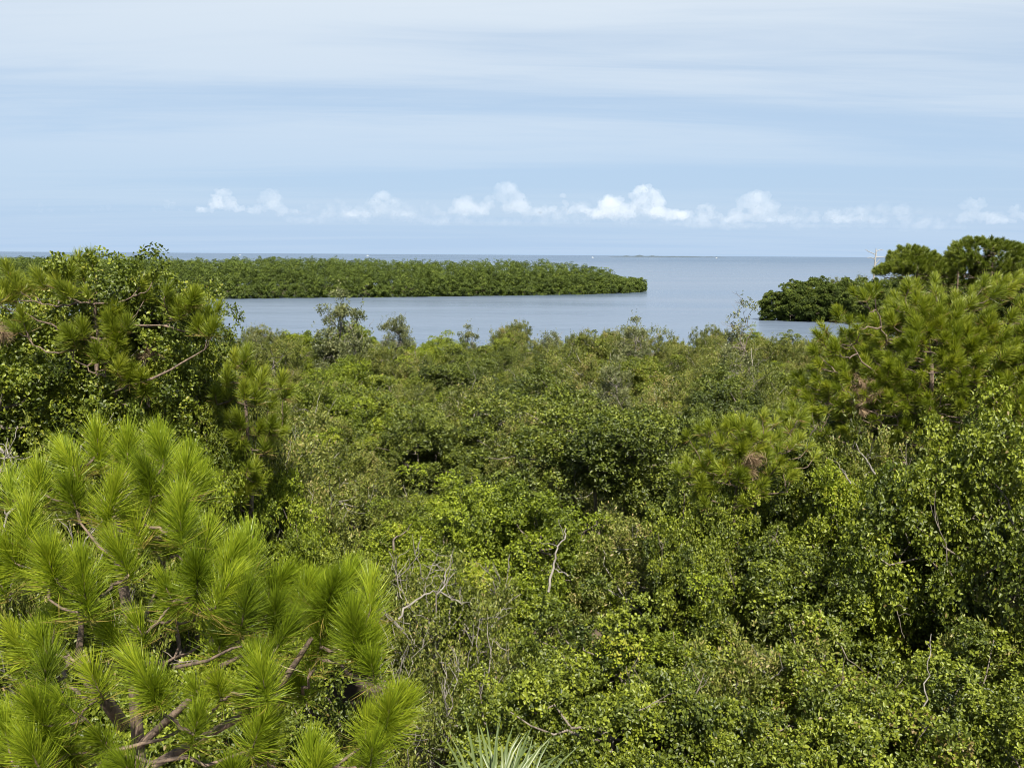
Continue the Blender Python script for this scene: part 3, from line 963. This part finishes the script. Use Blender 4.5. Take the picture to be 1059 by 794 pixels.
tips = px_tips([(760, 438, 13.6, 1), (745, 455, 13.5, .9), (778, 448, 13.5, .9), (735, 475, 13.4, .8), (765, 468, 13.3, 1), (790, 465, 13.5, .8), (750, 490, 13.4, .8), (722, 492, 13.4, .8), (735, 505, 13.2, .8), (770, 495, 13.2, .9), (800, 485, 13.4, .8), (790, 500, 13.2, .7), (712, 478, 13.6, .7), (728, 455, 13.7, .7), (806, 452, 14.2, .8), (818, 440, 14.4, .8), (822, 462, 14.0, .8), (808, 476, 13.8, .8), (790, 436, 14.2, .8)], .18, rng, 4)
q = at(765, 510, 13.8)
pine('pine_tree', (q.x, 13.9, .5), [(q.x, 13.9, .4), (q.x, 13.9, 5), tuple(at(762, 452, 13.8))], tips,
     'small dark pine with a patch of rusty dead needles, left of the right pine', 'pine tree', 15, n=260, ln=.19, wd=.0075, shoot=.2, mat='needle_dark',
     dead=[(at(778, 480, 13.2), .9)], upbias=.6)

# far rounded pines on the right skyline
for k, (px, py, Yd, R, rz, low, lb) in enumerate([
        (950, 255, 47, 1.9, 1.15, -.15, 'dark dome-shaped pine crown on the skyline, nearest to the bleached dead tree'),
        (1028, 247, 46, 2.3, 1.35, -.15, 'tallest dark dome-shaped pine on the right skyline, at the edge of the photo'),
        (992, 264, 50, 2.4, 1.3, -.3, 'lower dark pine between the two dome-shaped skyline pines'),
        (1085, 262, 44, 2.3, 1.4, -.3, 'dark pine cut off by the right edge of the photo on the skyline')]):
    r2 = np.random.default_rng(90 + k)
    q = at(px, py, Yd)
    cc = np.array([q.x, q.y, q.z - rz - .15])
    tips = dome_tips(r2, cc, R * 1.1, rz, 420, low, .16, (.8, 1.2), .75)
    pine('pine_tree', (q.x, q.y, .5), [(q.x, q.y, .4), (q.x + .2, q.y, 6), (q.x, q.y, q.z - .5)], tips, lb, 'pine tree', 30 + k, n=150, ln=.22, wd=.015, shoot=.2,
         mat='needle_far', r0=.16, upbias=.5)

# ------------------------------------------------------------------ bleached snag by the cape
rng = np.random.default_rng(21)
bs = at(903, 300, 153)
T = Tubes()
b = np.array([bs.x, bs.y, .3])


def rel(px, py):
    return np.array(at(px, py, 153)) - b


T.add([rel(902, 330), rel(903, 300), rel(904, 280), rel(906, 262), rel(906, 257)], np.array([.24, .20, .16, .11, .06]), 8)
for pts in [[(905, 263), (898, 260), (895, 258)], [(906, 260), (911, 258), (914, 259)], [(906, 266), (913, 266), (918, 265)], [(904, 275), (908, 270), (910, 268)], [(905, 268), (900, 266), (897, 267)]]:
    T.add([rel(*q) for q in pts], np.linspace(.08, .04, 3), 5)
g = link('dead_tree', T.mesh('dead_tree', M['snag']))
g.location = b
tag(g, 'bleached bare dead tree standing white against the water by the point', 'dead tree')

# ------------------------------------------------------------------ bare branches in the thicket
def bare(name, paths, label, seed, mat='pale_bark', twigs=6):
    r = np.random.default_rng(seed)
    T = Tubes()
    o0 = np.array(at(*paths[0][0][0]))
    for pts, r0 in paths:
        P = np.array([at(*q) for q in pts]) - o0
        t_ = np.linspace(0, 1, len(P))
        q_ = np.linspace(0, 1, 3 * len(P))
        P2 = np.stack([np.interp(q_, t_, P[:, k]) for k in range(3)], 1)
        P2[1:-1] += r.normal(0, .012, (len(P2) - 2, 3))
        T.add(P2, np.linspace(r0, r0 * .35, len(P2)), 6)
        for _ in range(twigs):
            s = P2[r.integers(len(P2) // 3, len(P2))]
            T.add(limb(s, s + norm(r.normal(0, 1, 3) + np.array([0, 0, .6])) * r.uniform(.1, .35), r, 5, .1), np.linspace(r0 * .3, .003, 5), 4)
    g = link(name, T.mesh(name, M[mat]))
    g.location = o0
    tag(g, label, 'branch')


bare('bare_branch', [([(567, 612, 10.5), (572, 590, 10.6), (575, 572, 10.7), (582, 558, 10.8), (585, 546, 10.9)], .019), ([(573, 588, 10.6), (583, 592, 10.5), (590, 594, 10.5)], .009)],
     'crooked bare grey branch standing out of the leaves in the centre', 1, twigs=2)
bare('forked_branch', [([(412, 640, 8.5), (425, 625, 8.6), (438, 615, 8.7), (455, 612, 8.8), (463, 600, 8.9), (470, 592, 9)], .014), ([(456, 612, 8.8), (468, 620, 8.7), (482, 623, 8.7)], .009),
                       ([(460, 605, 8.9), (462, 590, 9), (468, 570, 9.1)], .010)], 'pale forked dead branch reaching out right of the foreground pine', 2, twigs=5)
bare('thin_twig', [([(955, 730, 8.7), (958, 700, 8.8), (961, 675, 8.9), (963, 655, 9)], .009)], 'thin pale upright twig rising among the leaves at lower right', 3, twigs=1)
bare('pale_stem', [([(784, 440, 36), (781, 415, 36), (778, 385, 36), (777, 360, 37)], .032), ([(755, 425, 36), (757, 400, 36), (762, 370, 36)], .024)], 'pale slim upright stems below the tall sparse grey tree', 4, twigs=4)
bare('dead_sticks', [([(905, 490, 12.0), (895, 474, 12.1), (885, 458, 12.2)], .016), ([(880, 500, 12.0), (872, 488, 12.1), (866, 478, 12.2)], .012)], 'pale dead sticks lying in the scrub under the right pine', 5, twigs=2)
bare('dead_twigs', [([(-8, 478, 5.6), (4, 474, 5.6), (12, 472, 5.6)], .008), ([(-8, 488, 5.6), (3, 484, 5.6), (10, 490, 5.6)], .007), ([(0, 462, 5.7), (6, 470, 5.6), (14, 480, 5.6)], .006)],
     'bleached dead twigs at the left edge beside the foreground pine', 6, twigs=3)

# ------------------------------------------------------------------ palm at the bottom edge
rng = np.random.default_rng(4)
V, Fc, TT, nv = [], [], [], 0
hub = np.array(at(505, 882, 4.1))
base = np.array([hub[0], hub[1] + .15, .5])
root = empty('palm', base)
tag(root, 'spiky grey-green palm poking up at the bottom edge, right of the foreground pine', 'palm')
T = Tubes()
T.add(np.array([[0, 0, -.1], [.05, 0, 3], [.0, 0, 6], [0, 0, hub[2] - base[2] - .25]]), np.array([.16, .14, .13, .10]), 10)
link('trunk', T.mesh('palm_trunk', M['bark']), root)
fr = [((-.10, .25, 1), (.5, -1, .2), .12, .70), ((.72, .1, .72), (-.2, -.5, 1), .2, .62), ((.35, .5, .8), (0, -1, .2), .25, .5), ((.95, -.2, .15), (0, -.4, 1), .3, .45), ((.1, .8, .6), (0, -.6, .8), .3, .5)]
for fi, (d, face, pet, ln) in enumerate(fr):
    V, Fc, TT, nv = [], [], [], 0
    d = norm(np.array([d], float))[0]
    face = np.array(face, float)
    face = norm((face - d * (face @ d))[None])[0]
    sd_ = np.cross(d, face)
    hb = hub + d * pet - base
    nb = 16
    for k in range(nb):
        a = math.radians(-62 + 124 * k / (nb - 1) + rng.normal(0, 2.5))
        dd = d * math.cos(a) + sd_ * math.sin(a)
        L = ln * (1 - .22 * abs(a)) * rng.uniform(.92, 1.05)
        s_ = np.cross(dd, norm((face + rng.normal(0, .35, 3))[None])[0]) * .0085
        pts = [hb, hb + dd * L * .3, hb + dd * L * .7, hb + dd * L]
        pts[2] = pts[2] + np.array([0, 0, -.015])
        pts[3] = pts[3] + np.array([0, 0, -.05 - .10 * rng.random()])
        wv_ = [.25, 1.0, .75, .06]
        for q_, ww in zip(pts, wv_):
            V += [q_ - s_ * ww, q_ + face * .004 * ww, q_ + s_ * ww]
        for r_ in range(3):
            i0 = nv + r_ * 3
            Fc += [[i0, i0 + 1, i0 + 4, i0 + 3], [i0 + 1, i0 + 2, i0 + 5, i0 + 4]]
        TT += [float(np.clip(rng.normal(.5, .15), 0, 1))] * 12
        nv += 12
    o = link('frond', mesh_from('palm_frond', np.array(V), [np.array(Fc)], M['palm'], TT), root)
    Tq = Tubes()
    Tq.add(np.array([hub - base, hub - base + d * pet * .5, hb]), np.array([.014, .012, .009]), 6)
    link('stalk', Tq.mesh('palm_stalk', M['palm']), o)

# ------------------------------------------------------------------ far across the bay: low islet and boats
def simple_mat(name, col, rough=.6):
    m, t = material(name)
    p = t.n('ShaderNodeBsdfPrincipled')
    tcn = t.n('ShaderNodeTexCoord')
    n = t.noise(tcn.outputs['Object'], .08, 3)
    t.l(t.ramp(n, [(.3, tuple(c * .85 for c in col)), (.7, col)]), p.inputs['Base Color'])
    p.inputs['Roughness'].default_value = rough
    o = t.n('ShaderNodeOutputMaterial')
    t.l(p.outputs[0], o.inputs[0])
    return m


q0 = at(672, 264, 6500)
V, Fc = [], []
N = 60
r = np.random.default_rng(2)
for i in range(N + 1):
    x = (i / N - .35) * 900
    e = math.sin(math.pi * i / N) ** .4
    h = 1.15 * (3.0 + 9 * (.5 + .5 * math.sin(i * .9)) * math.exp(-((i - 14) / 9.0) ** 2) + r.uniform(0, 4)) * e + .5
    V += [(x, -40 * e - 5, -1), (x, -25 * e, h * .7), (x, 0, h), (x, 30 * e + 5, -1)]
for i in range(N):
    for k in range(3):
        a = i * 4 + k
        Fc.append([a, a + 4, a + 5, a + 1])
g = link('islet', mesh_from('islet', np.array(V), [np.array(Fc)], simple_mat('far_scrub', (.055, .075, .09))))
g.location = (q0.x, 6500, 0)
tag(g, 'faint low islet on the horizon, right of the mangrove island tip', 'islet')

wm = simple_mat('white_hull', (.55, .56, .56), .4)
dm = simple_mat('dark_glass', (.06, .07, .09), .2)
import bmesh


def boat(px, Yd, s, label):
    q = at(px, 265, Yd)
    root = empty('boat', (q.x, Yd, 0))
    root.scale = (s, s, s)
    tag(root, label, 'boat', 'white boats on the horizon')
    L = [(-6, .95), (-2, 1.9), (3, 1.7), (6, .6), (7.4, .05)]
    V, Fc = [], []
    for x, wdt in L:
        V += [(x, -wdt * .6, -.3), (x, -wdt, 1.5 + max(0, x) * .09), (x, wdt, 1.5 + max(0, x) * .09), (x, wdt * .6, -.3)]
    for i in range(len(L) - 1):
        for k in range(4):
            a, b_ = i * 4 + k, i * 4 + (k + 1) % 4
            Fc.append([a, a + 4, b_ + 4, b_])
    Fc += [[0, 1, 2, 3], [16, 19, 18, 17]]
    link('hull', mesh_from('boat_hull', np.array(V), [np.array(Fc)], wm), root)

    def blk(nm, x0, x1, wy, z0, z1, mt, rake=.5):
        V = np.array([(x0, -wy, z0), (x1, -wy, z0), (x1, wy, z0), (x0, wy, z0), (x0 + rake * .3, -wy * .85, z1), (x1 - rake, -wy * .85, z1), (x1 - rake, wy * .85, z1), (x0 + rake * .3, wy * .85, z1)])
        F_ = np.array([[0, 3, 2, 1], [4, 5, 6, 7], [0, 1, 5, 4], [1, 2, 6, 5], [2, 3, 7, 6], [3, 0, 4, 7]])
        link(nm, mesh_from('boat_' + nm, V, [F_], mt), root)
    blk('cabin', -4, 3, 1.4, 1.45, 3.2, wm, .9)
    blk('windscreen', -3.2, 2.2, 1.2, 3.2, 3.7, dm, .7)
    blk('flybridge', -3.4, 1.2, 1.15, 3.7, 5.0, wm, .6)


boat(613, 3800, .8, 'white motor boat on the horizon above the right half of the mangrove island')
boat(741, 4000, .8, 'white motor boat on the horizon right of the faint islet')
boat(248, 4000, .8, 'white motor boat on the horizon above the left part of the mangrove island')
boat(380, 4400, .9, 'white motor boat on the horizon above the middle of the mangrove island')

# ------------------------------------------------------------------ cumulus over the bay
def cloud_mat(name, dens):
    m = bpy.data.materials.new(name)
    m.use_nodes = True
    t = NT(m.node_tree)
    v = t.n('ShaderNodeVolumePrincipled')
    v.inputs['Color'].default_value = (1, 1, 1, 1)
    v.inputs['Density'].default_value = dens
    v.inputs['Anisotropy'].default_value = 0.1
    o = t.n('ShaderNodeOutputMaterial')
    t.l(v.outputs[0], o.inputs['Volume'])
    return m


CMT = {'thick': cloud_mat('thick_cloud', .0019), 'mid': cloud_mat('cloud', .0011), 'thin': cloud_mat('thin_cloud', .0006), 'veil': cloud_mat('veil_cloud', .0003)}
tex = bpy.data.textures.new('cloud_bumps', 'CLOUDS')
tex.noise_scale = 70
tex.noise_depth = 3
tex2 = bpy.data.textures.new('cloud_fray', 'CLOUDS')
tex2.noise_scale = 40
tex2.noise_depth = 3
CLOUDS = [
    # px, base py, width, height, kind, label
    (228, 219, 52, 30, 'thick', 'bright compact white cumulus, leftmost of the bright ones'),
    (283, 221, 56, 32, 'mid', 'white cumulus with a small rising turret, right next to the leftmost bright cloud'),
    (173, 219, 34, 14, 'thin', 'small faint white cloud left of the leftmost bright cumulus'),
    (358, 226, 60, 26, 'thin', 'faint low cloud bank between the left pair of bright clouds and the middle ones'),
    (395, 224, 72, 32, 'mid', 'soft white cloud with two round heads, left of the middle bright cumulus'),
    (512, 222, 104, 40, 'mid', 'wide white cumulus with a tall ragged turret, left of the middle'),
    (588, 220, 46, 26, 'thick', 'small bright round cumulus between the two widest clouds'),
    (660, 226, 104, 42, 'thick', 'largest and brightest white cumulus, above the tip of the mangrove island'),
    (770, 231, 100, 40, 'mid', 'soft greyish white cloud right of the largest cumulus'),
    (857, 230, 50, 30, 'mid', 'small white cloud with one bright lobe, above the point of land'),
    (932, 231, 66, 22, 'thin', 'flat pale cloud above the bleached dead tree'),
    (1015, 231, 60, 32, 'mid', 'white cumulus at the right end of the cloud row, above the skyline pines'),
    (395, 231, 190, 34, 'veil', 'pale hazy veil of cloud behind the two soft round heads, left of the middle'),
    (600, 233, 300, 32, 'veil', 'long pale hazy veil of cloud behind the widest and brightest cumulus'),
    (850, 237, 260, 32, 'veil', 'long pale hazy veil of cloud above the point of land'),
    (440, 222, 40, 18, 'thin', 'small faint cloud just left of the cumulus with the tall ragged turret'),
    (555, 222, 30, 14, 'mid', 'tiny white puff just left of the small bright round cumulus'),
    (715, 228, 62, 22, 'mid', 'low trailing cloud at the right foot of the largest cumulus'),
    (815, 231, 50, 22, 'thin', 'faint cloud between the soft greyish cloud and the one with a bright lobe'),
    (895, 231, 44, 18, 'mid', 'small low puff left of the flat pale cloud above the dead tree'),
    (972, 231, 44, 14, 'thin', 'faint flat streak of cloud left of the cumulus above the skyline pines'),
    (322, 222, 40, 16, 'thin', 'small faint cloud right of the cumulus with a small rising turret'),
    (1052, 229, 34, 20, 'mid', 'white puff cut off by the right edge of the photo'),
    (112, 219, 32, 9, 'thin', 'very faint flat cloud shred, second from the left edge of the sky'),
    (44, 219, 26, 10, 'thin', 'tiny faint cloud near the left edge of the sky'),
]
CY = 9000.0
for ci, (px, py, wpx, hpx, kd, lb) in enumerate(CLOUDS):
    r = np.random.default_rng(300 + ci)
    q = at(px, py, CY)
    k = CY / F
    W_, H_ = wpx * k, hpx * k * .86
    bm = bmesh.new()
    npf = max(9, int(wpx / 3.2))
    peaks = [(r.uniform(-.25, .25), r.uniform(.16, .26), 1.0)] + [(r.uniform(-.42, .42), r.uniform(.08, .16), r.uniform(.45, .8)) for _ in range(3)]
    for j in range(npf):
        u = r.uniform(-.5, .5)
        prof = max(a * math.exp(-((u - c_) / s_) ** 2) for c_, s_, a in peaks)
        prof = max(.22, prof) * (1 - (2 * abs(u)) ** 4 * .7)
        rad = H_ * r.uniform(.13, .24)
        zt = max(rad * .5, prof * H_ - rad)
        for zz in ([zt, zt * r.uniform(.2, .7)] if zt > rad else [zt]):
            Mx = Matrix.Translation((u * (W_ - rad), r.uniform(-.25, .25) * W_ * .6, zz)) @ Matrix.Diagonal((1.15, 1.1, .9 if zz > rad else .7, 1))
            bmesh.ops.create_icosphere(bm, subdivisions=2, radius=rad, matrix=Mx)
    me = bpy.data.meshes.new('cumulus_cloud')
    bm.to_mesh(me)
    bm.free()
    me.materials.append(CMT[kd])
    o = link('cumulus_cloud', me)
    o.location = q
    md = o.modifiers.new('union', 'REMESH')
    md.mode = 'VOXEL'
    md.voxel_size = 9
    dm_ = o.modifiers.new('billow', 'DISPLACE')
    dm_.texture = tex
    dm_.strength = 75
    dm_.mid_level = .55
    d2 = o.modifiers.new('fray', 'DISPLACE')
    d2.texture = tex2
    d2.strength = 50
    d2.mid_level = .5
    tag(o, lb, 'cloud', 'row of cumulus clouds over the bay')
